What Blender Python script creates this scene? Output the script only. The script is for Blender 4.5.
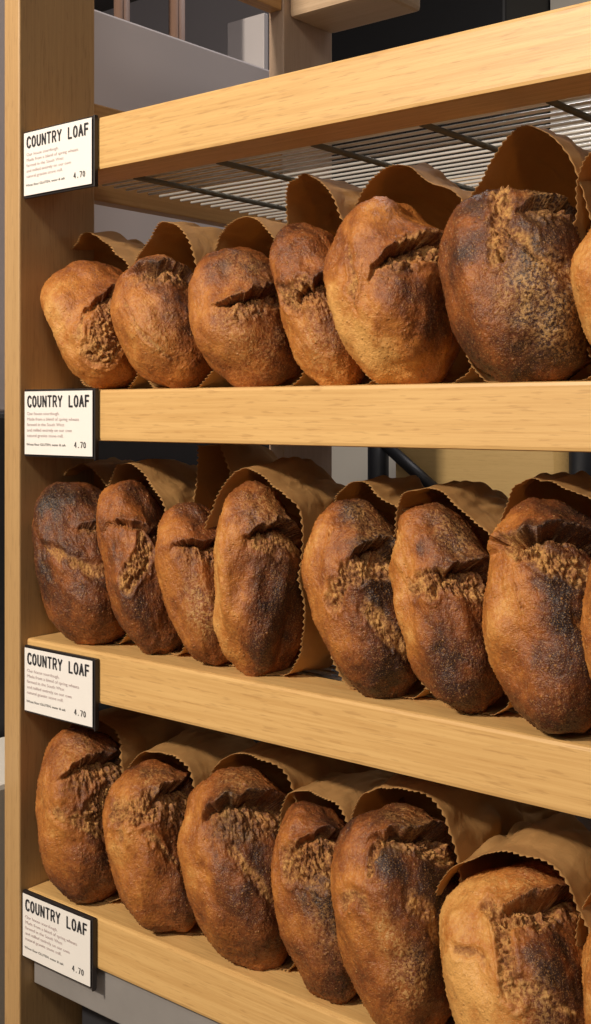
import bpy, bmesh, math, random
import numpy as np
from mathutils import Vector, Matrix

for o in list(bpy.data.objects): bpy.data.objects.remove(o)
SC = bpy.context.scene; COL = SC.collection
EYE = 1.20                     # height of the lens; shelf heights below are given relative to it
ROOT_Z = EYE
# ------------------------------------------------------------------ camera, world, lights, exposure
FPX = 1169.0
YAW = math.atan(FPX/1430.0)
cam = bpy.data.cameras.new('camera'); camo = bpy.data.objects.new('camera', cam); COL.objects.link(camo)
camo.location = (0, -0.713, EYE); camo.rotation_euler = (math.pi/2, 0, YAW)
cam.sensor_fit = 'VERTICAL'; cam.sensor_height = 36; cam.lens = 36*FPX/1024
cam.shift_y = -(512-412)/1024
cam.clip_start = 0.01; cam.clip_end = 50
SC.camera = camo
SC.view_settings.view_transform = 'Standard'; SC.view_settings.look = 'None'
SC.view_settings.gamma = 1; SC.view_settings.use_curve_mapping = False
SC.view_settings.exposure = 0.0
w = bpy.data.worlds.new('world'); SC.world = w; w.use_nodes = True
w.node_tree.nodes['Background'].inputs[0].default_value = (1.0, 0.94, 0.90, 1)
w.node_tree.nodes['Background'].inputs[1].default_value = 0.08
def area(name, loc, target, size, power, col, size_y=None):
    l = bpy.data.lights.new(name, 'AREA'); l.energy = power; l.color = col; l.size = size
    if size_y: l.shape = 'RECTANGLE'; l.size_y = size_y
    o = bpy.data.objects.new(name, l); COL.objects.link(o); o.location = loc
    d = Vector(target)-Vector(loc); o.rotation_euler = d.to_track_quat('-Z', 'Y').to_euler(); return o
area('ceiling_spotlight', (-0.98, -1.85, EYE+1.08), (-0.6, 0, EYE-.15), 0.14, 55, (1.0, 0.87, 0.71))
area('ceiling_spotlight', (0.7, -1.5, EYE+1.45), (-0.5, 0, EYE-.1), 0.4, 9, (1.0, 0.90, 0.78))
area('ceiling_or_fill_light', (-1.0, 1.4, EYE+1.75), (-1.0, 1.4, 0), 1.0, 24, (1.0, 0.95, 0.95))
area('ceiling_or_fill_light', (-0.6, -2.4, EYE+1.2), (-0.6, 0, EYE-.3), 1.6, 13, (1.0, 0.93, 0.84))  # added soft fill from the front, not a fitting of the shop

# ------------------------------------------------------------------ helpers
def link(o): COL.objects.link(o); return o
def empty(name, loc=(0, 0, 0)):
    o = bpy.data.objects.new(name, None); link(o); o.location = loc; o.empty_display_size = .05; return o
def tag(o, label=None, cat=None, group=None, kind=None):
    if label: o['label'] = label
    if cat: o['category'] = cat
    if group: o['group'] = group
    if kind: o['kind'] = kind
    return o
def mobj(name, me, mat, parent=None, loc=None):
    o = bpy.data.objects.new(name, me); link(o)
    if mat: me.materials.append(mat)
    if loc is not None: o.location = loc
    if parent:
        o.parent = parent
    return o
def obj(name, bm, mat, parent=None, loc=None, smooth=False):
    me = bpy.data.meshes.new(name); bm.normal_update(); bm.to_mesh(me); bm.free()
    if smooth:
        for p in me.polygons: p.use_smooth = True
    return mobj(name, me, mat, parent, loc)
def box(x0, x1, y0, y1, z0, z1, bev=0.0, seg=2, bm=None):
    b = bmesh.new()
    v = [b.verts.new((x, y, z)) for x in (x0, x1) for y in (y0, y1) for z in (z0, z1)]
    for f in ((0,1,3,2),(4,6,7,5),(0,4,5,1),(2,3,7,6),(0,2,6,4),(1,5,7,3)): b.faces.new([v[i] for i in f])
    bmesh.ops.recalc_face_normals(b, faces=b.faces)
    if bev: bmesh.ops.bevel(b, geom=list(b.edges), offset=bev, segments=seg, affect='EDGES', profile=.6)
    if bm is None: return b
    me = bpy.data.meshes.new('t'); b.to_mesh(me); b.free(); bm.from_mesh(me); bpy.data.meshes.remove(me); return bm
def rod(bm, a, b, r, n=8, caps=True):
    a = Vector(a); b = Vector(b); d = (b-a).normalized()
    u = d.orthogonal().normalized(); v = d.cross(u)
    R = [[bm.verts.new(p+(u*math.cos(2*math.pi*i/n)+v*math.sin(2*math.pi*i/n))*r) for i in range(n)] for p in (a, b)]
    for i in range(n): bm.faces.new((R[0][i], R[0][(i+1)%n], R[1][(i+1)%n], R[1][i]))
    if caps: bm.faces.new(R[0][::-1]); bm.faces.new(R[1])
    return bm
def polytube(bm, pts, r, n=10):
    for a, b in zip(pts, pts[1:]): rod(bm, a, b, r, n)
    return bm
# numpy value noise
_rng = np.random.default_rng(11); _L = _rng.random((32, 32, 32))*2-1
def vnoise(P, s, off=0.0):
    q = P*s+off; i = np.floor(q).astype(int); f = q-i; f = f*f*(3-2*f); i &= 31; j = (i+1) & 31
    x0, y0, z0 = i.T; x1, y1, z1 = j.T; fx, fy, fz = f.T
    def L(a, b, t): return a+(b-a)*t
    return L(L(L(_L[x0,y0,z0], _L[x1,y0,z0], fx), L(_L[x0,y1,z0], _L[x1,y1,z0], fx), fy),
             L(L(_L[x0,y0,z1], _L[x1,y0,z1], fx), L(_L[x0,y1,z1], _L[x1,y1,z1], fx), fy), fz)
def sstep(a, b, x):
    t = np.clip((x-a)/(b-a), 0, 1); return t*t*(3-2*t)

# ------------------------------------------------------------------ materials
class NT:
    def __init__(s, name):
        s.m = bpy.data.materials.new(name); s.m.use_nodes = True; s.t = s.m.node_tree
        s.b = s.t.nodes['Principled BSDF']; s.out = s.t.nodes['Material Output']
    def n(s, kind, **kw):
        nd = s.t.nodes.new(kind)
        for k, v in kw.items(): setattr(nd, k, v)
        return nd
    def l(s, a, b): s.t.links.new(a, b)
    def coord(s, scale=(1, 1, 1), rand=0.0, src='Object'):
        tc = s.n('ShaderNodeTexCoord'); mp = s.n('ShaderNodeMapping'); mp.inputs['Scale'].default_value = scale
        s.l(tc.outputs[src], mp.inputs['Vector'])
        if rand:
            oi = s.n('ShaderNodeObjectInfo'); mu = s.n('ShaderNodeMath', operation='MULTIPLY'); mu.inputs[1].default_value = rand
            s.l(oi.outputs['Random'], mu.inputs[0]); s.l(mu.outputs[0], mp.inputs['Location'])
        return mp.outputs[0]
    def noise(s, vec, scale, detail=3, rough=.5, dist=0):
        nd = s.n('ShaderNodeTexNoise'); nd.inputs['Scale'].default_value = scale; nd.inputs['Detail'].default_value = detail
        nd.inputs['Roughness'].default_value = rough; nd.inputs['Distortion'].default_value = dist; s.l(vec, nd.inputs['Vector']); return nd.outputs['Fac']
    def ramp(s, fac, stops):
        r = s.n('ShaderNodeValToRGB'); e = r.color_ramp.elements
        while len(e) < len(stops): e.new(.5)
        for k, (p, c) in enumerate(stops): e[k].position = p; e[k].color = (*c, 1) if len(c) == 3 else c
        s.l(fac, r.inputs[0]); return r.outputs[0]
    def math(s, op, a, b=None, clamp=False, c=None):
        nd = s.n('ShaderNodeMath', operation=op); nd.use_clamp = clamp
        for k, v in enumerate((a, b, c)):
            if v is None: continue
            if isinstance(v, (int, float)): nd.inputs[k].default_value = v
            else: s.l(v, nd.inputs[k])
        return nd.outputs[0]
    def mix(s, fac, a, b):
        nd = s.n('ShaderNodeMix', data_type='RGBA')
        if isinstance(fac, (int, float)): nd.inputs[0].default_value = fac
        else: s.l(fac, nd.inputs[0])
        for k, v in ((6, a), (7, b)):
            if isinstance(v, tuple): nd.inputs[k].default_value = (*v, 1)
            else: s.l(v, nd.inputs[k])
        return nd.outputs[2]
    def bump(s, h, strength, dist=.001):
        b = s.n('ShaderNodeBump'); b.inputs['Strength'].default_value = strength; b.inputs['Distance'].default_value = dist
        s.l(h, b.inputs['Height']); s.l(b.outputs[0], s.b.inputs['Normal']); return b
    def set(s, **kw):
        for k, v in kw.items():
            i = s.b.inputs[k.replace('_', ' ')]
            if isinstance(v, (int, float)): i.default_value = v
            elif isinstance(v, tuple): i.default_value = (*v, 1)
            else: s.l(v, i)
        return s
def plain(name, col, rough=.5, metal=0.0, var=.12, scale=30, spec=.5):
    t = NT(name); v = t.coord(); nz = t.noise(v, scale, 4)
    c = t.mix(nz, tuple(x*(1-var) for x in col), tuple(min(1, x*(1+var)) for x in col))
    t.set(Base_Color=c, Roughness=rough, Metallic=metal); t.b.inputs['Specular IOR Level'].default_value = spec
    return t.m
def oak(name, axis, light=(.72, .45, .175), dark=(.52, .28, .088), line=(.36, .18, .06)):
    t = NT(name)
    sc = {'x': (1.2, 22, 22), 'z': (22, 22, 1.2), 'y': (22, 1.2, 22)}[axis]
    sf = {'x': (6, 330, 330), 'z': (330, 330, 6), 'y': (330, 6, 330)}[axis]
    sk = {'x': (45, 520, 520), 'z': (520, 520, 45), 'y': (520, 45, 520)}[axis]
    a = t.noise(t.coord(sc, rand=7), 3.0, 5, .6, .6)
    f = t.noise(t.coord(sf, rand=3), 1.0, 5, .7, .3)
    k = t.noise(t.coord(sk, rand=5), 1.0, 2, .5)
    md = tuple(x*.25+y*.75 for x, y in zip(dark, light))
    c = t.ramp(a, [(.30, md), (.62, light)])
    c2 = t.mix(t.math('MULTIPLY', t.ramp(f, [(.38, (1, 1, 1)), (.58, (0, 0, 0))]), .5), c, dark)
    c3 = t.mix(t.math('MULTIPLY', t.ramp(k, [(.32, (1, 1, 1)), (.42, (0, 0, 0))]), .35), c2, line)
    t.set(Base_Color=c3, Roughness=.45)
    t.bump(f, .25, .0006)
    return t.m
OAK_X = oak('oak_rail_wood', 'x'); OAK_Z = oak('oak_panel_wood', 'z', (.50, .31, .135), (.40, .235, .095), (.28, .15, .06))
OAK_Y = oak('oak_side_wood', 'y', (.50, .28, .10), (.36, .18, .055))
BEECH = oak('pale_beech_wood', 'x', (.55, .40, .26), (.45, .31, .19), (.36, .24, .14))
def crust_mat():
    t = NT('bread_crust'); v = t.coord(rand=3.0)
    at = t.n('ShaderNodeAttribute', attribute_name='masks'); sp = t.n('ShaderNodeSeparateColor'); t.l(at.outputs['Color'], sp.inputs[0])
    tear, char, bran = sp.outputs; pale = at.outputs['Alpha']
    tn = t.n('ShaderNodeAttribute', attribute_name='tone').outputs['Fac']
    big = t.noise(v, 26, 4, .6); mid = t.noise(v, 95, 4, .6); fine = t.noise(v, 420, 3, .6); vf = t.noise(v, 1100, 2, .5)
    fac = t.math('ADD', tn, t.math('MULTIPLY', t.math('SUBTRACT', big, .5), .95))
    fac = t.math('ADD', fac, t.math('MULTIPLY', t.math('SUBTRACT', mid, .5), .45))
    fac = t.math('ADD', fac, t.math('MULTIPLY', t.math('SUBTRACT', fine, .5), .30))
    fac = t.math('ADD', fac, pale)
    fac = t.math('SUBTRACT', fac, t.math('MULTIPLY', char, .42))
    c = t.ramp(fac, [(0.0, (.022, .010, .008)), (.18, (.050, .019, .012)), (.36, (.125, .036, .012)), (.54, (.27, .080, .018)), (.75, (.46, .165, .032)), (1.0, (.68, .35, .10))])
    # torn crumb
    tc = t.ramp(t.math('ADD', t.math('MULTIPLY', mid, .5), t.math('MULTIPLY', fine, .5)), [(.36, (.10, .034, .014)), (.47, (.27, .105, .030)), (.60, (.56, .30, .090))])
    tm = t.math('MULTIPLY', tear, t.math('ADD', .55, t.math('MULTIPLY', fine, .7)), True)
    c = t.mix(tm, c, tc)
    # bran and flour grains
    bm_ = t.math('MULTIPLY', t.ramp(fine, [(.44, (0, 0, 0)), (.60, (1, 1, 1))]), bran, True)
    c = t.mix(t.math('MULTIPLY', bm_, .85), c, (.50, .28, .10))
    vo = t.n('ShaderNodeTexVoronoi'); vo.inputs['Scale'].default_value = 210; vo.inputs['Randomness'].default_value = 1; t.l(v, vo.inputs['Vector'])
    spots = t.ramp(vo.outputs['Distance'], [(.10, (1, 1, 1)), (.26, (0, 0, 0))])
    gate = t.ramp(t.noise(v, 130, 2), [(.48, (0, 0, 0)), (.58, (1, 1, 1))])
    sm = t.math('MULTIPLY', t.math('MULTIPLY', spots, gate), .55)
    c = t.mix(sm, c, (.48, .22, .06))
    sp2 = t.math('MULTIPLY', t.ramp(vf, [(.57, (0, 0, 0)), (.66, (1, 1, 1))]), .5)
    c = t.mix(sp2, c, (.50, .27, .095))
    t.set(Base_Color=c, Roughness=t.math('ADD', .42, t.math('MULTIPLY', tear, .35)))
    t.b.inputs['Specular IOR Level'].default_value = .38
    h = t.math('ADD', t.math('MULTIPLY', fine, .7), t.math('MULTIPLY', sm, .8)); h = t.math('ADD', h, t.math('MULTIPLY', vf, .35))
    h = t.math('ADD', h, t.math('MULTIPLY', t.math('MULTIPLY', mid, tear), 1.6))
    t.bump(h, .75, .0018)
    return t.m
CRUST = crust_mat()
def kraft(name, a, b, tr=.30):
    t = NT(name); v = t.coord(rand=5); n1 = t.noise(v, 25, 4, .6); n2 = t.noise(v, 700, 2)
    c = t.mix(n1, a, b)
    c = t.mix(t.math('MULTIPLY', n2, .25), c, tuple(x*.6 for x in a))
    t.set(Base_Color=c, Roughness=.72); t.b.inputs['Specular IOR Level'].default_value = .2
    vo = t.n('ShaderNodeTexVoronoi', feature='DISTANCE_TO_EDGE'); vo.inputs['Scale'].default_value = 26; t.l(v, vo.inputs['Vector'])
    h = t.math('ADD', t.math('MULTIPLY', t.noise(v, 60, 3, .5, .8), 1.0), t.math('MULTIPLY', t.math('MINIMUM', vo.outputs['Distance'], .15), 1.5))
    bp = t.bump(h, .35, .004)
    tl = t.n('ShaderNodeBsdfTranslucent'); t.l(c, tl.inputs[0]); ms = t.n('ShaderNodeMixShader'); ms.inputs[0].default_value = tr
    t.l(t.b.outputs[0], ms.inputs[1]); t.l(tl.outputs[0], ms.inputs[2]); t.l(ms.outputs[0], t.out.inputs[0])
    return t.m
KRAFT = kraft('brown_kraft_paper', (.56, .31, .11), (.66, .385, .15), .38)
WHITE = plain('white_card', (.86, .83, .80), .5, var=.03); BLACK = plain('black_frame_metal', (.022, .018, .018), .4)
INK = plain('black_ink', (.02, .02, .025), .7); PINK_INK = plain('faded_ink', (.50, .40, .40), .7)
STEEL = plain('rack_steel', (.80, .79, .76), .28, .45, .05, spec=.6); DSTEEL = plain('dark_rack_steel', (.16, .155, .13), .45, .6)
GREYMETAL = plain('grey_painted_metal', (.36, .34, .33), .4, .3)
LAV = plain('white_plastic', (.60, .55, .56), .55, var=.06, scale=4); CREAM = plain('cream_paint', (.66, .62, .55), .7, var=.04, scale=3)
BLK = plain('black_plastic', (.012, .012, .014), .5); CHAR = plain('charcoal_paint', (.03, .03, .035), .6)
BRN = plain('brown_cardboard', (.20, .115, .08), .7); TILE = plain('floor_tile', (.20, .15, .11), .6, scale=6)
PLY = oak('plywood_seat', 'x', (.62, .42, .17), (.54, .35, .13), (.46, .28, .1))

REARW = oak('rear_post_wood', 'z', (.50, .36, .26), (.42, .29, .20), (.36, .24, .16))
def Zr(z): return EYE+z
# ------------------------------------------------------------------ the room
def struct(name, bm, m): o = obj(name, bm, m); o['kind'] = 'structure'; return o
struct('floor', box(-4.5, 3.0, -4.0, 3.2, -.1, 0), TILE)
struct('ceiling', box(-4.5, 3.0, -4.0, 3.2, 3.2, 3.3), plain('dark_ceiling', (.10, .095, .09), .8))
LILAC = plain('lilac_wall', (.34, .32, .36), .8, scale=2)
struct('wall_back', box(-4.5, 3.0, 3.2, 3.3, 0, 3.2), LILAC)
struct('wall_left', box(-4.6, -4.5, -4.0, 3.2, 0, 3.2), LILAC)
struct('trim_1', box(-1.95, -.3, 3.12, 3.2, 0, 3.2), CREAM)

# ------------------------------------------------------------------ shelf unit
PX = -0.9205
TOPS = [.2694, .0205, -.219, -.462]; BOTS = [.2213, -.0265, -.2665, -.5095]
unit = empty('bread_shelf', (PX, 0, 0))
tag(unit, 'oak bread shelving unit with four thick front rails and a broad side panel', 'shelf')
def upart(name, bm, m, **k):
    o = obj(name, bm, m, None, **k); o.parent = unit; o.matrix_parent_inverse = Matrix.Translation((-PX, 0, 0)); return o
XR = .28
for x0, x1 in ((PX-.024, PX), (XR, XR+.024)):
    upart('side_panel', box(x0, x1, -.008, .087, 0, Zr(.80), .0018), OAK_Z)
    upart('rear_post', box(x0, x1, .390, .488, 0, Zr(.80), .0018), REARW)
for k, (zt, zb) in enumerate(zip(TOPS, BOTS)):
    upart('front_rail', box(PX+.0005, XR-.0005, 0, .05, Zr(zb), Zr(zt), .003), OAK_X)
    upart('back_rail', box(PX+.0005, XR-.0005, .44, .486, Zr(zb), Zr(zt), .003), BEECH)
    for x0, x1 in ((PX-.022, PX-.002), (XR+.002, XR+.022)):
        upart('side_board', box(x0, x1, .088, .389, Zr(zb-.003), Zr(zb+.097), .0015), OAK_Y)
for x0, x1 in ((PX-.022, PX-.002), (XR+.002, XR+.022)):
    upart('side_board', box(x0, x1, .088, .389, Zr(.494), Zr(.560), .0015), OAK_Y)
upart('back_rail', box(PX+.0005, -.782, .40, .486, Zr(.487), Zr(.56), .006), BEECH)

# wire racks
def rack(z, label, x0=-.822, x1=.26, cross=None, gp=None):
    r = empty('wire_rack', (x0, .05, Zr(z))); tag(r, label, 'wire rack', gp)
    bm = bmesh.new(); n = 25
    for i in range(n):
        y = .057+i*.0158
        rod(bm, (x0-.07, y, Zr(z+.0042)), (x1, y, Zr(z+.0042)), .0014, 6)
    o = obj('thin_wires', bm, STEEL, None, smooth=True); o.parent = r; o.matrix_parent_inverse = Matrix.Translation(-Vector(r.location))
    o['kind'] = 'stuff'
    xs = []; x = x0
    while x < x1: xs.append(x); x += .108
    for x in xs:
        o = obj('cross_bar', rod(bmesh.new(), (x, .0505, Zr(z)), (x, .4395, Zr(z)), .0027, 8), DSTEEL, None, smooth=True)
        o.parent = r; o.matrix_parent_inverse = Matrix.Translation(-Vector(r.location))
    return r
rack(.2235, 'steel wire rack overhead, held behind the topmost oak rail', gp=None)
rack(TOPS[1]-.010, 'wire rack under the top row of loaves')
rack(TOPS[2]-.010, 'wire rack under the middle row of loaves')
rack(TOPS[3]-.010, 'wire rack under the bottom row of loaves')
g = obj('metal_strip', box(PX+.002, XR-.002, .008, .028, Zr(-.556), Zr(-.5135), .001), GREYMETAL)
tag(g, 'grey painted metal strip fixed below the lowest oak rail', 'metal strip')
c = obj('drawer_cabinet', box(PX+.01, XR-.01, .06, .45, .0, Zr(-.56), .004), CHAR)
tag(c, 'dark cabinet in the shade below the lowest shelf', 'cabinet')

# ------------------------------------------------------------------ price tags
GL = {'C': [[(1,.82),(.8,.98),(.5,1),(.2,.9),(.05,.65),(.05,.35),(.2,.1),(.5,0),(.8,.02),(1,.18)]],
 'O': [[(.5,1),(.2,.9),(.05,.65),(.05,.35),(.2,.1),(.5,0),(.8,.1),(.95,.35),(.95,.65),(.8,.9),(.5,1)]],
 'U': [[(.05,1),(.05,.3),(.2,.07),(.5,0),(.8,.07),(.95,.3),(.95,1)]], 'N': [[(.05,0),(.05,1),(.95,0),(.95,1)]],
 'T': [[(0,1),(1,1)],[(.5,1),(.5,0)]], 'R': [[(.05,0),(.05,1),(.6,1),(.88,.9),(.92,.72),(.85,.55),(.6,.48),(.05,.48)],[(.5,.48),(.98,0)]],
 'Y': [[(0,1),(.5,.48),(1,1)],[(.5,.48),(.5,0)]], 'L': [[(.1,1),(.1,0),(.95,0)]], 'A': [[(0,0),(.5,1),(1,0)],[(.18,.33),(.82,.33)]],
 'F': [[(.1,0),(.1,1),(.95,1)],[(.1,.52),(.85,.52)]], '4': [[(.75,0),(.75,1),(.05,.3),(1,.3)]], '.': [[(.45,0),(.55,.1)]],
 '7': [[(0,1),(.95,1),(.4,0)]], '0': [[(.5,1),(.15,.85),(.08,.5),(.15,.15),(.5,0),(.85,.15),(.92,.5),(.85,.85),(.5,1)]]}
def stroke_text(txt, x, z, w, h, adv, t, y):
    bm = bmesh.new(); rx = []
    for i, ch in enumerate(txt):
        for pl in GL.get(ch, []):
            P = [Vector((x+i*adv+p[0]*w, 0, z+p[1]*h)) for p in pl]
            for a, b in zip(P, P[1:]):
                d = (b-a).normalized()*t*.5; n = Vector((-d.z, 0, d.x)); a2 = a-d*.6; b2 = b+d*.6
                q = [bm.verts.new(v+Vector((0, y, 0))) for v in (a2-n, b2-n, b2+n, a2+n)]
                f = bm.faces.new(q)
                y -= .0000015
    return bm
def font_text(txt, size, x, z, y, mat, parent, name, fit=None):
    cu = bpy.data.curves.new('t', 'FONT'); cu.body = txt; cu.size = size; cu.space_line = 1.25
    o = bpy.data.objects.new('t', cu); link(o); bpy.context.view_layer.update()
    me = bpy.data.meshes.new_from_object(o.evaluated_get(bpy.context.evaluated_depsgraph_get()))
    bpy.data.objects.remove(o)
    A = np.array([v.co[:] for v in me.vertices]); sx = fit/(A[:, 0].max()) if fit else 1
    for v in me.vertices: v.co = (x+v.co.x*sx, y, z+v.co.y)
    return mobj(name, me, mat, parent)
TAGLAB = ['price card on the topmost oak rail, above the top row of loaves', 'price card on the second oak rail, under the top row of loaves',
          'price card on the third oak rail, under the middle row of loaves', 'price card on the lowest oak rail, under the bottom row of loaves']
TW, TH = .104, .0645
for k, zt in enumerate(TOPS):
    dz = (.0012, .0012, -.006, -.0005)[k]
    r = empty('price_tag', (PX+.0015+(0,.002,.002,-.004)[k]*.5, -.0005, Zr(zt+dz-TH))); tag(r, 'COUNTRY LOAF '+TAGLAB[k], 'price tag', 'country loaf price cards')
    obj('tag_holder', box(0, TW, -.0032, .0, 0, TH, .0005), BLACK, r)
    obj('holder_lip', box(TW-.0012, TW+.0006, -.0052, -.001, -.001, TH, .0004), BLACK, r)
    # card with a slightly buckled right side
    bm = bmesh.new(); n = 14; V = []
    for i in range(n+1):
        x = .0022+(TW-.0058)*i/n
        for j in range(2):
            z = .0022+(TH-.0042)*j
            V.append(bm.verts.new((x-.0016*(k == 3)*(j == 0)*(i/n)**3*0, -.0046-.0004*math.sin(3.1*i/n), z)))
    for i in range(n): bm.faces.new((V[2*i], V[2*i+2], V[2*i+3], V[2*i+1]))
    card = obj('card', bm, WHITE, r); so = card.modifiers.new('s', 'SOLIDIFY'); so.thickness = .0003; so.offset = 1
    yy = -.0056
    obj('heading_text', stroke_text('COUNTRY LOAF', .0075, TH-.0165, .0050, 0.0098, .0076, .0018, yy), INK, r)
    font_text('Our house sourdough.\nMade from a blend of spring wheats\nfarmed in the South West\nand milled entirely on our own\nnatural granite stone mill.', .0042, .0065, TH-.0245, yy, PINK_INK, r, 'description_text', .076)
    font_text('Wheat flour GLUTEN, water & salt', .0032, .0055, .0108, yy, INK, r, 'ingredients_text', .058)
    obj('price_text', stroke_text('4.70', .0760, .0100, .0028, .0050, .0043, .0007, yy), INK, r)

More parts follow.
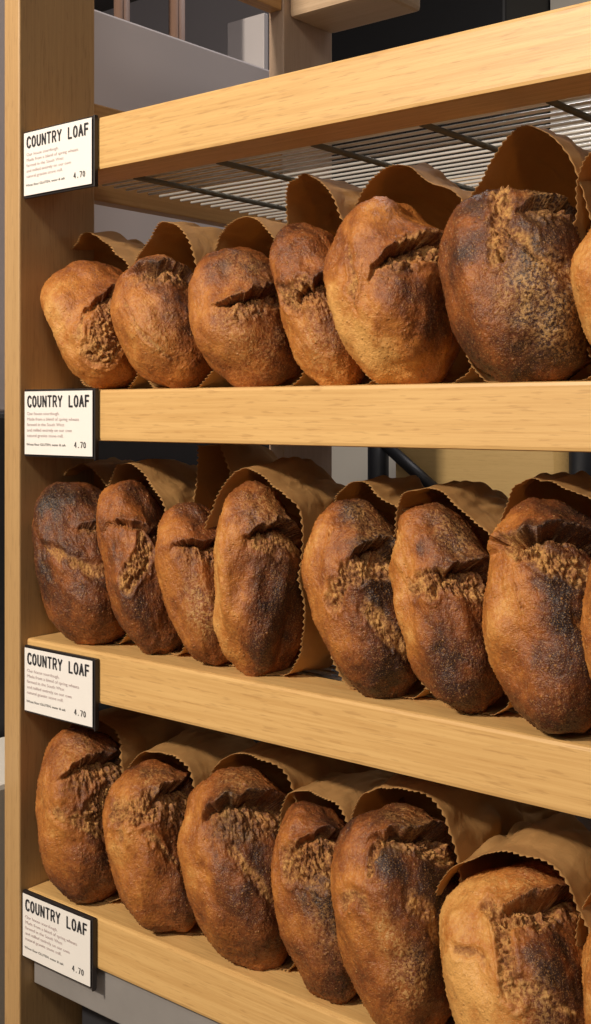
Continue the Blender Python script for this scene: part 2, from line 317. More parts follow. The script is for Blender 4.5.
# ------------------------------------------------------------------ loaves
LOAVES = [
    (1, [-0.8642, 0.045, 0.0824, 0.0434, 0.0681], 30, 0.52, (-0.8, -0.2, 0.3), [('ear', [(0.855, 0.499), (0.614, 0.696), (0.146, 0.629), (-0.116, 0.45)], 0.7, 0.3), ('tear', [(0.781, 0.407), (0.283, 0.178), (-0.034, -0.169)], 0.34, 0.05), ('notch', (-0.566, 0.745), 0.3, 0.05), ('crack', [(-0.241, 0.278), (-0.433, -0.109)], 0.04, 0.03)]),
    (1, [-0.7728, 0.045, 0.082, 0.0419, 0.0672], 28, 0.47, (-0.6, -0.3, 0.22), [('ear', [(0.861, 0.488), (0.439, 0.837), (-0.096, 0.841), (-0.532, 0.738)], 0.8, 0.28), ('char', (0.172, 0.451), 0.45, 0.6), ('crack', [(-0.682, 0.304), (-0.405, -0.074), (0.035, -0.37)], 0.05, 0.03), ('bran', (-0.2, -0.026), 0.45, 0.8), ('bran', (0.188, 0.94), 0.4, 0.6)]),
    (1, [-0.6726, 0.045, 0.0815, 0.0416, 0.0655], 24, 0.42, (-0.8, -0.3, 0.22), [('ear', [(0.867, 0.479), (0.239, 0.502), (-0.198, 0.345), (-0.457, 0.25)], 0.9, 0.3), ('bran', (0.032, -0.184), 0.6, 0.8), ('bran', (0.014, 0.803), 0.4, 0.7)]),
    (1, [-0.5901, 0.045, 0.0868, 0.0336, 0.0719], 22, 0.46, (-0.6, -0.7, 0.25), [('ear', [(0.89, 0.433), (0.518, 0.549), (0.016, 0.46), (-0.445, 0.205)], 0.9, 0.35), ('tear', [(-0.22, 0.308), (-0.669, 0.102), (-0.867, 0.07)], 0.16, 0.05), ('bran', (-0.164, -0.451), 0.5, 0.9), ('char', (-0.634, 0.381), 0.3, 0.4)]),
    (1, [-0.5176, 0.045, 0.0919, 0.0477, 0.0745], 16, 0.58, (-0.5, -0.75, 0.32), [('ear', [(0.841, 0.523), (0.537, 0.629), (0.02, 0.524), (-0.206, 0.395)], 0.9, 0.22), ('tear', [(0.905, 0.401), (0.595, 0.541), (0.197, 0.533)], 0.16, 0.04), ('crack', [(-0.635, 0.502), (-0.587, 0.274), (-0.646, -0.095)], 0.07, 0.05), ('notch', (-0.791, 0.467), 0.24, 0.12), ('char', (0.161, 0.104), 0.4, 0.75), ('crack', [(0.777, 0.222), (0.877, 0.006)], 0.05, 0.03), ('char', (0.493, -0.463), 0.5, 0.35)]),
    (1, [-0.4058, 0.045, 0.09, 0.0518, 0.0729], 20, 0.24, (-0.9, 0, 0.16), [('tear', [(-0.223, 0.965), (-0.181, 0.742), (-0.287, 0.379)], 0.15, 0.02), ('ear', [(0.785, 0.603), (0.578, 0.804), (0.12, 0.804)], 0.8, 0.22), ('crack', [(-0.048, 0.623), (0.281, 0.346), (0.756, 0.09)], 0.07, 0.05), ('hole', (-0.241, 0.304), 0.05, 0.12), ('bran', (0.289, 0.902), 0.3, 1.3), ('bran', (0.172, 0.004), 0.48, 1.5), ('bran', (0.511, -0.338), 0.3, 0.7), ('crack', [(-0.225, 0.878), (-0.301, 0.548)], 0.03, 0.04)]),
    (1, [-0.3091, 0.045, 0.0798, 0.0475, 0.0615], 12, 0.6, (-0.8, -0.3, 0.2), [('ear', [(0.731, 0.667), (0.105, 0.644), (-0.352, 0.46)], 0.9, 0.25)]),
    (2, [-0.8687, 0.03, -0.1456, 0.0426, 0.0806], 24, 0.3, (-0.3, -0.9, 0.1), [('ear', [(0.91, 0.389), (0.601, 0.534), (0.148, 0.515)], 1.0, 0.12), ('crack', [(0.601, 0.05), (0.087, 0.035), (-0.297, 0.145), (-0.81, 0.131)], 0.085, 0.07), ('notch', (-0.888, 0.139), 0.22, 0.1), ('char', (-0.54, 0.671), 0.2, 1.0), ('char', (-0.859, -0.151), 0.3, 0.7), ('notch', (0.329, 0.262), 0.2, -0.05), ('char', (0.24, 0.798), 0.5, 0.3)]),
    (2, [-0.7883, 0.03, -0.1436, 0.0326, 0.0818], 19, 0.33, (-0.9, 0.3, 0.2), [('ear', [(0.782, 0.448), (0.021, 0.492), (-0.697, 0.455)], 0.6, 0.05), ('tear', [(0.151, 0.323), (-0.105, 0.097), (-0.399, -0.146)], 0.16, 0.05), ('crack', [(0.245, 0.209), (-0.034, -0.013), (-0.363, -0.201)], 0.04, 0.07), ('hole', (-0.361, -0.128), 0.06, 0.08), ('char', (-0.659, 0.155), 0.3, 0.6), ('char', (-0.085, -0.371), 0.4, 0.4)]),
    (2, [-0.7122, 0.03, -0.1509, 0.0321, 0.0736], 18, 0.38, (-0.9, 0, 0.28), [('ear', [(0.818, 0.558), (0.2, 0.511), (-0.391, 0.433)], 0.9, 0.25), ('bran', (-0.063, -0.256), 0.36, 2.0), ('char', (-0.217, 0.163), 0.35, 0.4), ('bran', (0.707, 0.693), 0.3, 0.7)]),
    (2, [-0.6484, 0.03, -0.1427, 0.0359, 0.0794], 5, 0.4, (-0.95, -0.1, 0.42), [('ear', [(0.891, 0.432), (0.509, 0.54), (-0.044, 0.434)], 1.0, 0.05), ('crack', [(0.939, 0.313), (0.384, 0.34), (-0.106, 0.339)], 0.09, 0.02), ('bran', (0.301, 0.743), 0.5, 0.9), ('char', (-0.046, -0.808), 0.3, 0.5), ('char', (0.348, -0.231), 0.5, 0.3)]),
    (2, [-0.5382, 0.03, -0.1459, 0.0384, 0.0786], 18, 0.3, (-0.9, 0, 0.35), [('ear', [(0.939, 0.313), (0.523, 0.552), (0.011, 0.476)], 1.0, 0.14), ('tear', [(0.848, 0.301), (0.17, 0.362), (-0.218, 0.242), (-0.563, -0.098)], 0.15, 0.05), ('crack', [(0.062, -0.022), (0.358, -0.225), (0.666, -0.409)], 0.12, 0.07), ('char', (0.331, 0.12), 0.4, 1.0), ('bran', (0.283, 0.787), 0.4, 1.0), ('crack', [(-0.449, 0.656), (-0.476, 0.544)], 0.03, 0.03), ('char', (0.245, -0.587), 0.5, 0.4)]),
    (2, [-0.4578, 0.03, -0.147, 0.0353, 0.0779], 19, 0.3, (-0.95, 0.2, 0.4), [('ear', [(0.922, 0.36), (0.549, 0.497), (0.038, 0.4)], 1.0, 0.18), ('tear', [(0.829, 0.201), (0.059, 0.314), (-0.341, 0.186), (-0.779, 0.085)], 0.13, 0.05), ('notch', (-0.869, 0.061), 0.22, 0.1), ('char', (-0.396, 0.542), 0.12, 0.9), ('bran', (0.292, 0.83), 0.5, 0.8), ('char', (-0.37, -0.215), 0.4, 0.4)]),
    (2, [-0.3738, 0.03, -0.1419, 0.0444, 0.0812], 13, 0.3, (-0.95, 0.15, 0.42), [('ear', [(0.831, 0.538), (0.303, 0.668), (-0.319, 0.576), (-0.814, 0.511)], 1.1, 0.12), ('tear', [(0.742, 0.273), (-0.006, 0.433), (-0.676, 0.528)], 0.12, 0.03), ('crack', [(-0.548, 0.204), (-0.494, 0.034), (-0.434, -0.119)], 0.025, 0.04), ('char', (0.373, 0.073), 0.45, 0.8), ('crack', [(0.385, 0.027), (0.613, -0.069)], 0.06, 0.05), ('char', (-0.335, 0.534), 0.2, 0.5)]),
    (2, [-0.299, 0.03, -0.145, 0.0446, 0.0778], 12, 0.36, (-0.9, 0, 0.3), [('ear', [(0.806, 0.574), (0.221, 0.729), (-0.373, 0.59)], 1.0, 0.2)]),
    (3, [-0.8615, 0.029, -0.3856, 0.0412, 0.0809], 14, 0.38, (-0.9, 0.2, 0.25), [('ear', [(0.838, 0.527), (0.327, 0.599), (-0.313, 0.4)], 0.9, 0.3), ('crack', [(0.338, -0.247), (-0.077, -0.128), (-0.653, 0.014)], 0.09, 0.05), ('tear', [(0.578, 0.202), (0.188, -0.008)], 0.2, 0.04), ('notch', (-0.964, 0.082), 0.2, 0.05), ('bran', (-0.153, 0.667), 0.4, 0.8)]),
    (3, [-0.7661, 0.029, -0.3925, 0.0395, 0.0755], 21, 0.45, (-0.9, -0.1, 0.25), [('ear', [(0.847, 0.512), (0.591, 0.722), (0.116, 0.522)], 1.1, 0.5), ('tear', [(-0.006, 0.403), (-0.424, 0.288), (-0.8, 0.297)], 0.18, 0.05), ('crack', [(-0.153, 0.058), (0.153, -0.058), (0.504, -0.232)], 0.06, 0.05), ('notch', (-0.912, 0.322), 0.2, 0.08), ('crack', [(-0.606, 0.206), (-0.666, -0.073)], 0.08, 0.04), ('bran', (0.003, 0.766), 0.35, 1.0)]),
    (3, [-0.6629, 0.029, -0.3849, 0.0449, 0.0821], 17, 0.4, (-0.9, -0.1, 0.22), [('ear', [(0.868, 0.476), (0.363, 0.627), (-0.107, 0.545), (-0.471, 0.391)], 1.1, 0.38), ('char', (-0.03, 0.146), 0.42, 0.9), ('crack', [(-0.093, 0.095), (0.163, -0.097), (0.463, -0.338)], 0.08, 0.05), ('bran', (0.066, 0.774), 0.4, 0.8)]),
    (3, [-0.5771, 0.029, -0.3922, 0.0355, 0.0755], 19, 0.4, (-0.9, 0, 0.2), [('ear', [(0.775, 0.616), (0.292, 0.642), (-0.303, 0.423)], 0.7, 0.3), ('tear', [(0.441, 0.33), (-0.214, 0.275), (-0.64, 0.221)], 0.2, 0.05), ('crack', [(0.368, 0.059), (-0.063, 0.094), (-0.592, 0.169)], 0.05, 0.06), ('char', (-0.09, -0.011), 0.4, 0.7), ('bran', (-0.051, -0.27), 0.4, 0.6)]),
    (3, [-0.4994, 0.029, -0.3851, 0.0457, 0.0816], 16, 0.36, (-0.9, -0.3, 0.25), [('ear', [(0.846, 0.514), (0.666, 0.718), (0.202, 0.637), (-0.198, 0.592)], 1.1, 0.2), ('tear', [(-0.131, 0.533), (-0.285, 0.408), (-0.346, 0.249)], 0.08, 0.05), ('char', (-0.015, 0.381), 0.2, 1.0), ('char', (-0.653, 0.661), 0.2, 0.9), ('char', (0.659, 0.208), 0.4, 0.9), ('crack', [(-0.756, 0.017), (-0.594, 0.027), (-0.398, -0.026)], 0.07, 0.04), ('crack', [(0.197, 0.099), (0.442, 0.018), (0.554, -0.209)], 0.12, 0.06), ('bran', (-0.189, -0.213), 0.16, 2.0), ('bran', (0.117, -0.531), 0.3, 1.4), ('bran', (0.177, 0.783), 0.3, 1.0), ('tear', [(0.801, 0.505), (0.347, 0.545)], 0.14, 0.03)]),
    (3, [-0.3944, 0.029, -0.3945, 0.0534, 0.0714], 19, 0.55, (-0.9, 0.1, 0.38), [('ear', [(0.588, 0.756), (0.266, 0.644), (-0.119, 0.508)], 1.2, 0.28), ('tear', [(-0.398, 0.522), (-0.214, 0.356), (0.221, 0.459)], 0.12, 0.04), ('tear', [(-0.234, 0.312), (-0.152, 0.094), (-0.132, -0.206)], 0.13, 0.06), ('char', (0.394, 0.099), 0.42, 1.3), ('crack', [(-0.806, 0.078), (-0.601, 0.074), (-0.436, -0.019)], 0.05, 0.04), ('crack', [(0.004, -0.134), (0.259, -0.201), (0.628, -0.356)], 0.07, 0.05), ('bran', (-0.035, 0.752), 0.35, 1.0), ('bran', (0.048, -0.352), 0.35, 1.0), ('notch', (-0.969, 0.062), 0.2, 0.04)]),
    (3, [-0.296, 0.029, -0.3879, 0.0482, 0.0779], 12, 0.52, (-0.9, 0, 0.2), [('ear', [(0.662, 0.736), (-0.008, 0.597), (-0.451, 0.405)], 1.0, 0.3)]),
]
def cube_sphere(n):
    t = np.tan((np.linspace(-1, 1, n+1))*math.pi/4); a, b = np.meshgrid(t, t, indexing='ij'); o = np.ones_like(a)
    faces = [(o, a, b), (-o, b, a), (b, o, a), (a, -o, b), (a, b, o), (b, a, -o)]
    P = np.concatenate([np.stack(f, -1).reshape(-1, 3) for f in faces]); P /= np.linalg.norm(P, axis=1)[:, None]
    key = np.round(P*1e5).astype(np.int64); _, idx, inv = np.unique(key, axis=0, return_index=True, return_inverse=True); inv = inv.reshape(-1)
    Q = []; m = n+1
    I, J = np.meshgrid(np.arange(n), np.arange(n), indexing='ij')
    for k in range(6):
        a0 = k*m*m+I*m+J; Q.append(np.stack([a0, a0+m, a0+m+1, a0+1], -1).reshape(-1, 4))
    return P[idx], inv[np.concatenate(Q)]
SPH, QUADS = cube_sphere(100)
def mesh_np(name, V, Q):
    me = bpy.data.meshes.new(name); me.vertices.add(len(V)); me.vertices.foreach_set('co', V.astype(np.float32).ravel())
    me.loops.add(Q.size); me.loops.foreach_set('vertex_index', Q.astype(np.int32).ravel())
    me.polygons.add(len(Q)); me.polygons.foreach_set('loop_start', np.arange(0, Q.size, Q.shape[1], dtype=np.int32))
    me.polygons.foreach_set('loop_total', np.full(len(Q), Q.shape[1], np.int32))
    me.polygons.foreach_set('use_smooth', np.ones(len(Q), bool)); me.update(calc_edges=True); me.validate(); return me
def make_loaf(idx, spec):
    row, p, tilt, tone, pale, feats = spec
    X, Y, Z, rx, rz = p; ry = rx*1.15; T = math.radians(tilt)
    S = SPH
    vd = np.array([X, Y+.713, Z]); vd /= np.linalg.norm(vd)          # the side of the crust that faces the aisle
    rgt = np.cross(vd, [0, 0, 1.]); rgt /= np.linalg.norm(rgt); up = np.cross(rgt, vd)
    R = np.array([[math.cos(T), 0, -math.sin(T)], [0, 1, 0], [math.sin(T), 0, math.cos(T)]])
    vd, rgt, up = R.T@vd, R.T@rgt, R.T@up
    up = up-0; 
    def S3(q):
        a, b = q; c = math.sqrt(max(0, 1-a*a-b*b)); v = a*rgt+b*up-c*vd; return v/np.linalg.norm(v)
    seed = idx*3.7
    D = .10*vnoise(S, 1.5, seed)+.045*vnoise(S, 3.2, seed+5)+.013*vnoise(S, 8, seed+9)+.0045*vnoise(S, 20, seed+2)+.0025*vnoise(S, 45, seed)
    wr = np.stack([vnoise(S, 5, seed+k*7) for k in range(3)], -1)*.06+np.stack([vnoise(S, 13, seed+k*7+2) for k in range(3)], -1)*.03
    W = S+wr
    mt = np.zeros(len(S)); mc = np.zeros(len(S)); mb = np.zeros(len(S))
    rough = np.abs(vnoise(S, 14, seed+1))*.6+np.abs(vnoise(S*np.array([1, 1, 2.2]), 30, seed+4))*.4
    for f in feats:
        k = f[0]
        if k in ('ear', 'tear', 'crack'):
            P = np.array([S3(q) for q in f[1]])
            tt = np.linspace(0, len(P)-1, 28); i0 = np.minimum(tt.astype(int), len(P)-2); fr = (tt-i0)[:, None]
            C = P[i0]*(1-fr)+P[i0+1]*fr; C[1:-1] = (C[:-2]+C[1:-1]*2+C[2:])/4
            C /= np.linalg.norm(C, axis=1)[:, None]
            Tn = np.gradient(C, axis=0); Tn /= np.linalg.norm(Tn, axis=1)[:, None]; M = np.cross(C, Tn)
            M *= np.sign(M@up+1e-9)[:, None]
            d2 = ((W[:, None, :]-C[None])**2).sum(-1); j = d2.argmin(1); d = np.sqrt(d2[np.arange(len(S)), j])
            sd = ((W-C[j])*M[j]).sum(-1); sg = np.sign(sd); u = j/27.0
            end = np.clip(np.sin(np.pi*np.clip(u*.80+.14, 0, 1)), 0, 1)**.5
            al = np.abs(((W-C[j])*Tn[j]).sum(-1)); end = end*np.exp(-(al/.14)**2)
            if k == 'ear':
                A, tw = f[2]*1.4, f[3]
                lip = A*.13*np.exp(-np.clip(sd, 0, 9)/.15)*sstep(-.012, .008, sd)
                # cliff below the lip, then the torn face rising back to the crust
                x = np.clip(-sd, 0, 9); g = -A*(.13*np.exp(-x/.045)+.09*np.exp(-x/(.04+tw*.5)))*sstep(.010, -.012, sd)
                D += (lip+g)*end
                tz = sstep(.0, -.02, sd)*(1-sstep(tw*.7, tw*1.3+.02, x))*end
                mt = np.maximum(mt, tz*((.78-.35*np.clip(x/(tw+.05), 0, 1)) if tw > .08 else .3)); st_ = np.abs(vnoise(np.stack([u*9, x*3, S[:, 1]*1.5], -1), 2.6, seed+17)); D += tz*((rough-.3)*.08+(st_-.3)*.09); mc += tz*.5*(st_ < .12)
                mc += .35*sstep(-.01, .015, sd)*np.exp(-np.clip(sd, 0, 9)/.07)*end*A
            elif k == 'tear':
                wd, dp = f[2], f[3]; m = (1-sstep(wd*.55, wd*1.1, d)); st_ = np.abs(vnoise(np.stack([u*9, sd*6, S[:, 1]*1.5], -1), 2.6, seed+17)); D += m*((rough-.3)*.10+(st_-.3)*.10-dp); mt = np.maximum(mt, m*.95)
                rim = np.exp(-((d-wd*1.1)/.03)**2); D += rim*.018
            else:
                wd, dp = f[2], f[3]; m = np.exp(-(d/wd)**2)*np.clip(end*1.3, 0, 1); D -= m*dp; mt = np.maximum(mt, sstep(.25, .7, m)*.9)
                D += m*(rough-.3)*.06; D += np.exp(-((d-wd*1.7)/(wd*.6))**2)*.02*end
        else:
            c = S3(f[1]); d = np.linalg.norm(W-c, axis=1)
            if k == 'notch': D -= f[3]*np.exp(-(d/f[2])**2)
            elif k == 'hole': D -= f[3]*np.exp(-(d/f[2])**4); mc += 1.6*np.exp(-(d/f[2])**4)
            elif k == 'char': mc += f[3]*np.exp(-(d/f[2])**2)*(.75+.5*vnoise(S, 9, seed))
            elif k == 'bran': mb += f[3]*np.exp(-(d/f[2])**3)*(.8+.6*vnoise(S, 12, seed+3))
    # blisters
    bl = vnoise(S, 62, seed+8); D += .013*sstep(.45, .8, bl)
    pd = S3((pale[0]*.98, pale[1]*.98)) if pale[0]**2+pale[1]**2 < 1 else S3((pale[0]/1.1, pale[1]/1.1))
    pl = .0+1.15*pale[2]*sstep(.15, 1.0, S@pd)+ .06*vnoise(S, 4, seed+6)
    sup = S/((np.abs(S)**2.2).sum(1)**(1/2.2))[:, None]
    rm = (rx+rz)/2
    V = sup*np.array([rx, ry, rz]); Nn = S/np.array([rx, ry, rz]); Nn /= np.linalg.norm(Nn, axis=1)[:, None]
    V = V+Nn*(np.clip(D, -.40, .34)*rm)[:, None]
    me = mesh_np('country_loaf', V, QUADS)
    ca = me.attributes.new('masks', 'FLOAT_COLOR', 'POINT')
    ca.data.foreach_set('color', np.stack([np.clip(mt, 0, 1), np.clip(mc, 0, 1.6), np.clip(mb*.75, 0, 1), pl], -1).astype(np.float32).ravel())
    ta = me.attributes.new('tone', 'FLOAT', 'POINT'); ta.data.foreach_set('value', np.full(len(V), tone, np.float32))
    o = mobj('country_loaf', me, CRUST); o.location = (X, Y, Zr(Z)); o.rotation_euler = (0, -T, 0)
    return o, V, R
ROWN = {1: 'top', 2: 'middle', 3: 'bottom'}
LOAF_LABELS = [
    'pale golden loaf at the far left of the top shelf, against the side panel',
    'brown loaf second from left on the top shelf, a curved ridge across it',
    'reddish brown loaf third from left on the top shelf, dusted with bran',
    'narrow loaf fourth from left on the top shelf, beside the big golden one',
    'big shiny golden loaf on the top shelf with a notch in its left edge',
    'large round dark loaf on the top shelf with an orange split',
    'smooth golden loaf cut off by the right picture edge on the top shelf',
    'dark loaf at the far left of the middle shelf with a pale crack',
    'slim dark loaf, second from left on the middle shelf, with a narrow orange split',
    'slim loaf third from left on the middle shelf with coarse bran grains',
    'upright oval loaf with one dark slit, fourth from left on the middle shelf',
    'dark loaf, fifth from left on the middle shelf, with a long torn streak',
    'sixth loaf from left on the middle shelf, pinched by a yellowish tear',
    'big tall dark loaf, seventh from left on the middle shelf',
    'loaf cut off by the right picture edge on the middle shelf',
    'brown loaf at the far left of the bottom shelf, beside the side panel',
    'light brown loaf, second from left on the bottom shelf, torn wide open',
    'plump brown loaf, third from left on the bottom shelf, with a diagonal ridge',
    'narrow loaf, fourth from left on the bottom shelf, between two plumper ones',
    'tall scorched loaf, fifth from left on the bottom shelf, flecked with bran',
    'large golden loaf at the lower right of the bottom shelf with a charred ridge',
    'loaf cut off by the right picture edge on the bottom shelf',
]
BAG_LABELS = [
    'brown paper bag around the far left loaf of the top shelf',
    'brown paper bag around the second loaf from left, top shelf',
    'brown paper bag around the third loaf from left, top shelf',
    'brown paper bag around the narrow fourth loaf of the top shelf',
    'brown paper bag around the big shiny golden loaf, top shelf',
    'tall peaked brown paper bag gaping above the large round dark loaf',
    'brown paper bag around the cut off golden loaf, right of the top shelf',
    'brown paper bag around the far left loaf of the middle shelf',
    'brown paper bag around the second loaf from left, middle shelf',
    'brown paper bag with a high standing flap, third on the middle shelf',
    'wide toothed brown paper bag around the upright oval loaf with one slit',
    'brown paper bag around the fifth loaf from left, middle shelf',
    'brown paper bag around the sixth loaf from left, middle shelf',
    'brown paper bag around the big tall dark loaf, seventh on middle shelf',
    'brown paper bag around the cut off loaf, right of the middle shelf',
    'brown paper bag around the far left loaf of the bottom shelf',
    'brown paper bag around the second loaf from left, bottom shelf',
    'brown paper bag around the plump third loaf of the bottom shelf',
    'brown paper bag around the narrow fourth loaf of the bottom shelf',
    'brown paper bag around the tall scorched fifth loaf, bottom shelf',
    'brown paper bag with a toothed flap over the large golden lower right loaf',
    'brown paper bag around the cut off loaf, right of the bottom shelf',
]
# ------------------------------------------------------------------ kraft bags
def make_bag(idx, spec, V, R, bp):
    """an open paper bag around the loaf: a toothed mouth, sides that follow the loaf, a closed flat end behind"""
    row, p, tilt, *_ = spec; X, Y, Z, rx, rz = p; ry = rx*1.15; T = math.radians(tilt)
    sup_z = TOPS[row]+.0012-Z                       # rail top / rack under this row
    N = 208; rings = 36; ang = np.linspace(0, 2*np.pi, N, endpoint=False)
    ux, uz = np.sin(ang), np.cos(ang)
    # silhouette of this loaf around each angle (loaf frame), over its middle
    A = np.arctan2(V[:, 0]/rx, V[:, 2]/rz); rr = np.hypot(V[:, 0]/rx, V[:, 2]/rz)
    bins = ((A % (2*np.pi))/(2*np.pi)*72).astype(int) % 72; mx = np.zeros(72); np.maximum.at(mx, bins, rr)
    mx = np.maximum(mx, np.maximum(np.roll(mx, 1), np.roll(mx, -1))); mx = (np.roll(mx, 1)+mx+np.roll(mx, -1))/3
    prof = np.interp(ang/(2*np.pi)*72, np.arange(-1, 74)+.5, np.concatenate([mx[-1:], mx, mx[:2]]))
    seed = idx*5.3
    y0, lean, peak, pofs, pw, lm, rmg, length, pinch = (bp+(None,)*9)[:9]
    dth = (ang-pofs+np.pi) % (2*np.pi)-np.pi
    crn = np.exp(-(dth/pw)**2)
    base = prof*1.0
    gx = np.where(ux > 0, rmg*(.5+1.2*np.clip(uz, 0, 1)), lm)
    mxm = (rx*base+.0018)*ux+gx*ux*np.abs(ux)
    mzm = (rz*base+.0018)*uz+crn*peak
    low = (.016 if row == 1 else .009)*np.clip(ux, 0, 1)*np.clip(-uz, 0, 1)*2; mxm = mxm+low; mzm = mzm-low*.3
    wob = .0035*vnoise(np.stack([ux, uz, ux*0], -1), 3.3, seed+30); mxm = mxm+np.maximum(wob, 0)*ux; mzm = mzm+np.maximum(wob, 0)*uz
    mxm = mxm+crn*peak*.25*math.sin(pofs)
    # world-aligned coordinates relative to the loaf centre
    ct, st = math.cos(T), math.sin(T)
    wx = mxm*ct-mzm*st; wz = mxm*st+mzm*ct
    wy = y0+lean*(uz*.5+.5)**1.5+.006*vnoise(np.stack([ux, uz, ux*0], -1), 2.2, seed)+.003*vnoise(np.stack([ux, uz, ux*0], -1), 6, seed+1)
    cx0 = 0.0
    Vb = []
    for r in range(rings):
        t = r/(rings-1); s = t**1.25
        yy = wy+s*(length-wy) if True else 0
        q = sstep(.30, 1.0, t)
        top = 1-.55*sstep(.25, .9, t)*crn*(peak/(peak+.03))
        x = wx*(1-q*(1-pinch))+q*(-.25*rx)*0
        z = wz*top*(1-.12*q); z = np.where(z > 0, z*(1-.42*sstep(.4, 1.0, t)*(row > 1)), z)
        # slack, folded paper past the loaf
        PP = np.stack([ux*1.2, uz*1.2, np.full(N, t*1.6)], -1)
        wv = (np.abs(vnoise(PP, 2.6, seed))-.25)*.012+(np.abs(vnoise(PP, 6, seed+3))-.25)*.006
        fold = np.abs(vnoise(np.stack([ux*2+t*1.5, uz*2-t*.8, t+ux*0], -1), 1.9, seed+9))*.010
        amp = .12+.88*sstep(.02, .45, t)
        rad = (wv+fold*.5)*amp
        rad = np.where(t < .45, np.maximum(rad, 0), rad)
        x = x+ux*rad; z = z+uz*rad
        if r == 0:
            yy = yy+np.where(np.arange(N) % 2 == 0, -.0016, .0016)
        # follow the shelf below and the rail above
        lim = sup_z+.0006*vnoise(PP, 5, seed)+.0006
        z = np.maximum(z, lim)
        zt = BOTS[row-1]-.004-Z
        z = np.minimum(z, zt+.0015*vnoise(PP, 4, seed))
        Vb.append(np.stack([x, yy, z], -1))
    Vb = np.concatenate(Vb)
    Q = []
    for r in range(rings-1):
        i = np.arange(N); j = (i+1) % N; Q.append(np.stack([r*N+i, r*N+j, (r+1)*N+j, (r+1)*N+i], -1))
    Q = np.concatenate(Q)
    me = mesh_np('paper_bag', Vb, Q); o = mobj('paper_bag', me, KRAFT); o.location = (X, Y, Zr(Z))
    so = o.modifiers.new('paper', 'SOLIDIFY'); so.thickness = .00035; so.offset = 1
    return o
# mouth depth, lean of its top, height of the top flap, where the flap peaks (rad), its width, slack left, slack right, length behind, pinch
BAGS = {
 0: (-.002, .012, .030, .15, 1.1, .007, .006, .20, .25), 1: (-.002, .012, .026, .62, .8, .007, .008, .20, .25),
 2: (-.002, .010, .024, .55, 1.0, .004, .007, .20, .25), 3: (.000, .006, .040, .40, .9, .005, .008, .20, .25),
 4: (.002, .010, .026, .45, 1.1, .004, .010, .20, .25), 5: (-.004, .002, .042, .60, .50, .004, .008, .21, .25),
 6: (-.008, .0, .036, -.35, .8, .003, .005, .20, .25),
 7: (.002, .018, .012, .3, 1.1, .003, .005, .20, .3), 8: (-.002, .004, .012, .2, 1.1, .003, .008, .20, .3),
 9: (.002, .030, .060, .35, .75, .002, .006, .21, .5), 10: (-.008, .000, .008, .1, 1.3, .009, .010, .20, .3),
 11: (.000, .014, .008, .3, 1.1, .003, .005, .20, .3), 12: (-.004, .006, .010, -.3, 1.1, .004, .006, .20, .3),
 13: (-.004, .010, .010, .0, 1.1, .004, .005, .20, .3), 14: (.000, .01, .006, .0, .9, .002, .003, .20, .3),
 15: (.000, .010, .006, .5, 1.0, .002, .006, .21, .4), 16: (.000, .008, .006, .5, 1.1, .002, .008, .21, .4),
 17: (.000, .010, .006, .6, 1.1, .002, .008, .21, .4), 18: (-.002, .006, .006, .3, 1.0, .002, .006, .21, .4),
 19: (-.004, .004, .010, .2, 1.2, .005, .010, .21, .45), 20: (-.012, -.004, .010, .3, 1.2, .005, .010, .21, .4),
 21: (-.008, .0, .010, -.3, 1.0, .003, .004, .20, .3)}
for i, spec in enumerate(LOAVES):
    lo, V, R = make_loaf(i, spec)
    tag(lo, LOAF_LABELS[i], 'bread loaf', 'country loaves on the %s shelf' % ROWN[spec[0]])
    b = make_bag(i, spec, V, R, BAGS[i])
    tag(b, BAG_LABELS[i], 'paper bag', 'brown paper bags on the %s shelf' % ROWN[spec[0]])

# ------------------------------------------------------------------ behind and beside the shelf
bin_ = empty('storage_bin', (-1.5, .2, Zr(.0))); tag(bin_, 'large white plastic bin standing to the left behind the oak shelf', 'bin')
def ch(root, name, bm, m, **k):
    o = obj(name, bm, m, None, **k); o.parent = root; o.matrix_parent_inverse = Matrix.Translation(-Vector(root.location)); return o
ch(bin_, 'bin_wall', box(-1.17, -1.15, -.35, .66, Zr(.0), Zr(.518), .003), LAV)
ch(bin_, 'bin_wall', box(-1.62, -1.60, -.35, .66, Zr(.0), Zr(.518), .003), LAV)
ch(bin_, 'bin_wall', box(-1.60, -1.17, -.35, -.33, Zr(.0), Zr(.518), .003), LAV)
ch(bin_, 'bin_wall', box(-1.60, -1.17, .64, .66, Zr(.0), Zr(.518), .003), LAV)
ch(bin_, 'bin_floor', box(-1.60, -1.17, -.33, .64, Zr(.0), Zr(.02), .003), LAV)
cab = obj('storage_cabinet', box(-1.66, -1.13, -.40, .70, 0, Zr(-.001), .006), CHAR); tag(cab, 'black cabinet under the white bin behind the oak shelf', 'cabinet')
def cyl(x, y, z0, z1, r, n=20): return rod(bmesh.new(), (x, y, z0), (x, y, z1), r, n)
for k, (x, y, r_, zt, lab) in enumerate([(-1.30, .47, .013, .80, 'slim brown paper roll upright in the white bin, nearer the side panel'), (-1.30, .585, .014, .82, 'slim brown paper roll upright in the white bin, nearer the rear post')]):
    bm = bmesh.new(); P = []
    for i in range(34):                     # a rolled sheet: a spiral wall
        a = i*.55; q = r_*(.55+.45*i/33); P.append((x+q*math.cos(a), y+q*math.sin(a)))
    vs = [[bm.verts.new((px, py, z)) for (px, py) in P] for z in (Zr(.021), Zr(zt))]
    for i in range(33): bm.faces.new((vs[0][i], vs[0][i+1], vs[1][i+1], vs[1][i]))
    o = obj('paper_roll', bm, BRN, smooth=True); so = o.modifiers.new('s', 'SOLIDIFY'); so.thickness = .0006
    tag(o, lab, 'paper roll', 'paper rolls in the white bin')
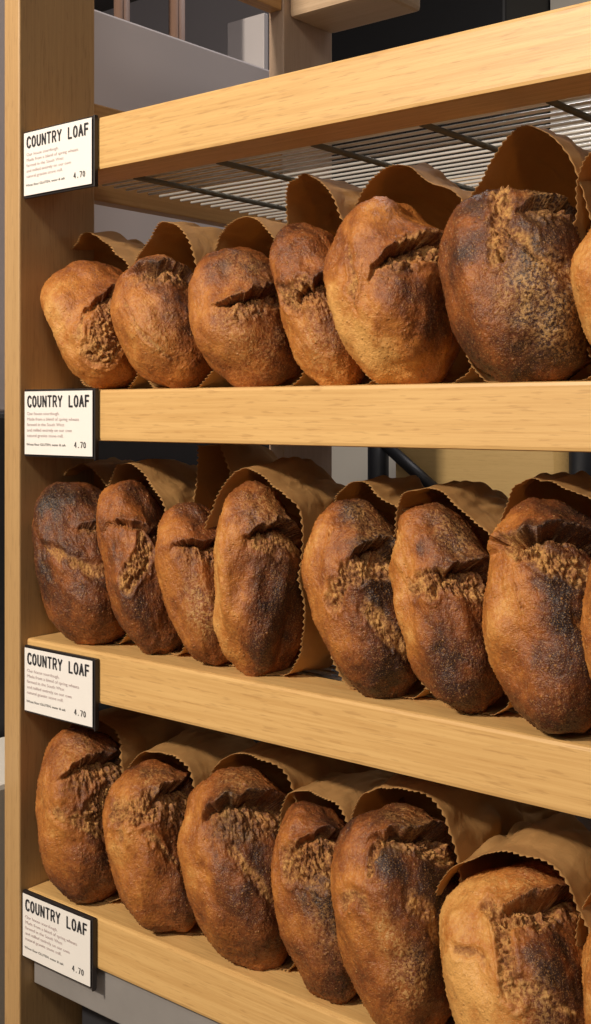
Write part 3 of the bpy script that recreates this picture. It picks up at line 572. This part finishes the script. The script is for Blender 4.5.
bd = obj('foam_board', box(-1.345, -1.263, .75, .760, 0, Zr(.66), .001), plain('frosted_board', (.52, .49, .50), .3, scale=3)); tag(bd, 'narrow pale board standing upright behind the white bin, left of the rear post', 'board')
cr = obj('cream_crate', box(-1.12, -.975, -.15, .30, 0, Zr(-.375), .006), CREAM); tag(cr, 'cream crate on the floor at the left of the oak side panel', 'crate')
ct = empty('dark_backdrop', (-.5, .9, 0)); tag(ct, 'added low black counter behind the bread shelf', 'backdrop')  # invented dark block that keeps the gap above the bottom row dark
ch(ct, 'body', box(-1.10, .6, .72, 1.0, 0, Zr(-.26), .004), CHAR); ch(ct, 'backdrop_top', box(-1.11, .61, .71, 1.01, Zr(-.26), Zr(-.235), .003), BLK)
wc = empty('wall_cabinet', (-2.3, 3.0, Zr(.85))); tag(wc, 'black cabinet with a perforated front high on the back wall', 'cabinet')
ch(wc, 'body', box(-2.72, -1.955, 2.8, 3.2, Zr(.84), Zr(1.8), .01), BLK)
bm = bmesh.new()
for i in range(30):
    for j in range(9):
        x = -2.66+i*.0225; z = Zr(1.10)+j*.0225+(i % 2)*.011
        rod(bm, (x, 2.7985, z), (x, 2.7955, z), .0065, 8)
o = ch(wc, 'perforated_grille', bm, plain('grille_dots', (.10, .10, .11), .5)); o['kind'] = 'stuff'
st = empty('bar_stool', (-1.11, 1.35, 0)); tag(st, 'tall stool with a plywood back and black metal frame behind the shelf', 'stool')
bm = bmesh.new(); cs = []
x0, x1, z0, z1, rr_ = -1.285, -.918, Zr(-.20), Zr(.045), .045
for cx_, cz_, a0 in ((x1-rr_, z1-rr_, 0), (x0+rr_, z1-rr_, 90), (x0+rr_, z0+rr_, 180), (x1-rr_, z0+rr_, 270)):
    for k in range(7):
        a = math.radians(a0+k*15); cs.append((cx_+rr_*math.cos(a), cz_+rr_*math.sin(a)))
def curv(x): return .04*(((x-(x0+x1)/2)/.2)**2)
N1 = len(cs); fr = [bm.verts.new((a, 1.2-curv(a), b)) for a, b in cs]; bk = [bm.verts.new((a, 1.212-curv(a), b)) for a, b in cs]
bm.faces.new(fr[::-1]); bm.faces.new(bk)
for i in range(N1): bm.faces.new((fr[i], fr[(i+1) % N1], bk[(i+1) % N1], bk[i]))
bmesh.ops.recalc_face_normals(bm, faces=bm.faces)
ch(st, 'backrest', bm, PLY)
ch(st, 'seat', box(-1.31, -.93, 1.20, 1.56, .74, .765, .01), PLY)
for sx in (-1.322, -.895): ch(st, 'back_upright', rod(bmesh.new(), (sx, 1.16, .70), (sx, 1.16, Zr(.045)), .021, 12), BLK, smooth=True)
ch(st, 'brace', rod(bmesh.new(), (-1.300, 1.150, Zr(-.062)), (-1.165, 1.150, Zr(-.160)), .012, 10), BLK, smooth=True)
for sx in (-1.331, -.895):
    for sy in (1.19, 1.55): ch(st, 'leg', rod(bmesh.new(), (sx, sy, 0), (sx, sy, .74), .014, 12), BLK, smooth=True)
cw = obj('cream_cupboard', box(-2.74, -2.22, 2.78, 3.18, 0, Zr(.25), .008), CREAM); tag(cw, 'cream cupboard against the back wall, seen left of the stool', 'cupboard')
fg = obj('tall_black_bin', box(-1.36+.0, -.62, 1.75, 2.3, 0, Zr(.03), .01), BLK); tag(fg, 'tall black bin standing beyond the stool', 'bin')
# wrapped packet on the lowest rack
def packet(x0, x1, y0, y1, z0, z1, seed, mat, name):
    P, Q = cube_sphere(26); S = np.sign(P)*np.abs(P)**.45
    V = S*np.array([(x1-x0)/2, (y1-y0)/2, (z1-z0)/2]); V += P*((np.abs(vnoise(P, 3, seed))+.6*np.abs(vnoise(P, 7, seed+3)))*.012)[:, None]
    V += np.array([(x0+x1)/2, (y0+y1)/2, (z0+z1)/2]); V[:, 2] = np.maximum(V[:, 2], z0)
    me = mesh_np(name, V, Q); return mobj(name, me, mat)
FILM = plain('grey_film', (.42, .41, .44), .18, var=.2, scale=14)
pk = packet(-.60, -.42, .26, .41, Zr(TOPS[3]-.002), Zr(TOPS[3]+.115), 3.1, FILM, 'film_packet'); tag(pk, 'grey film-wrapped packet behind the bags at the right of the bottom shelf', 'packet')
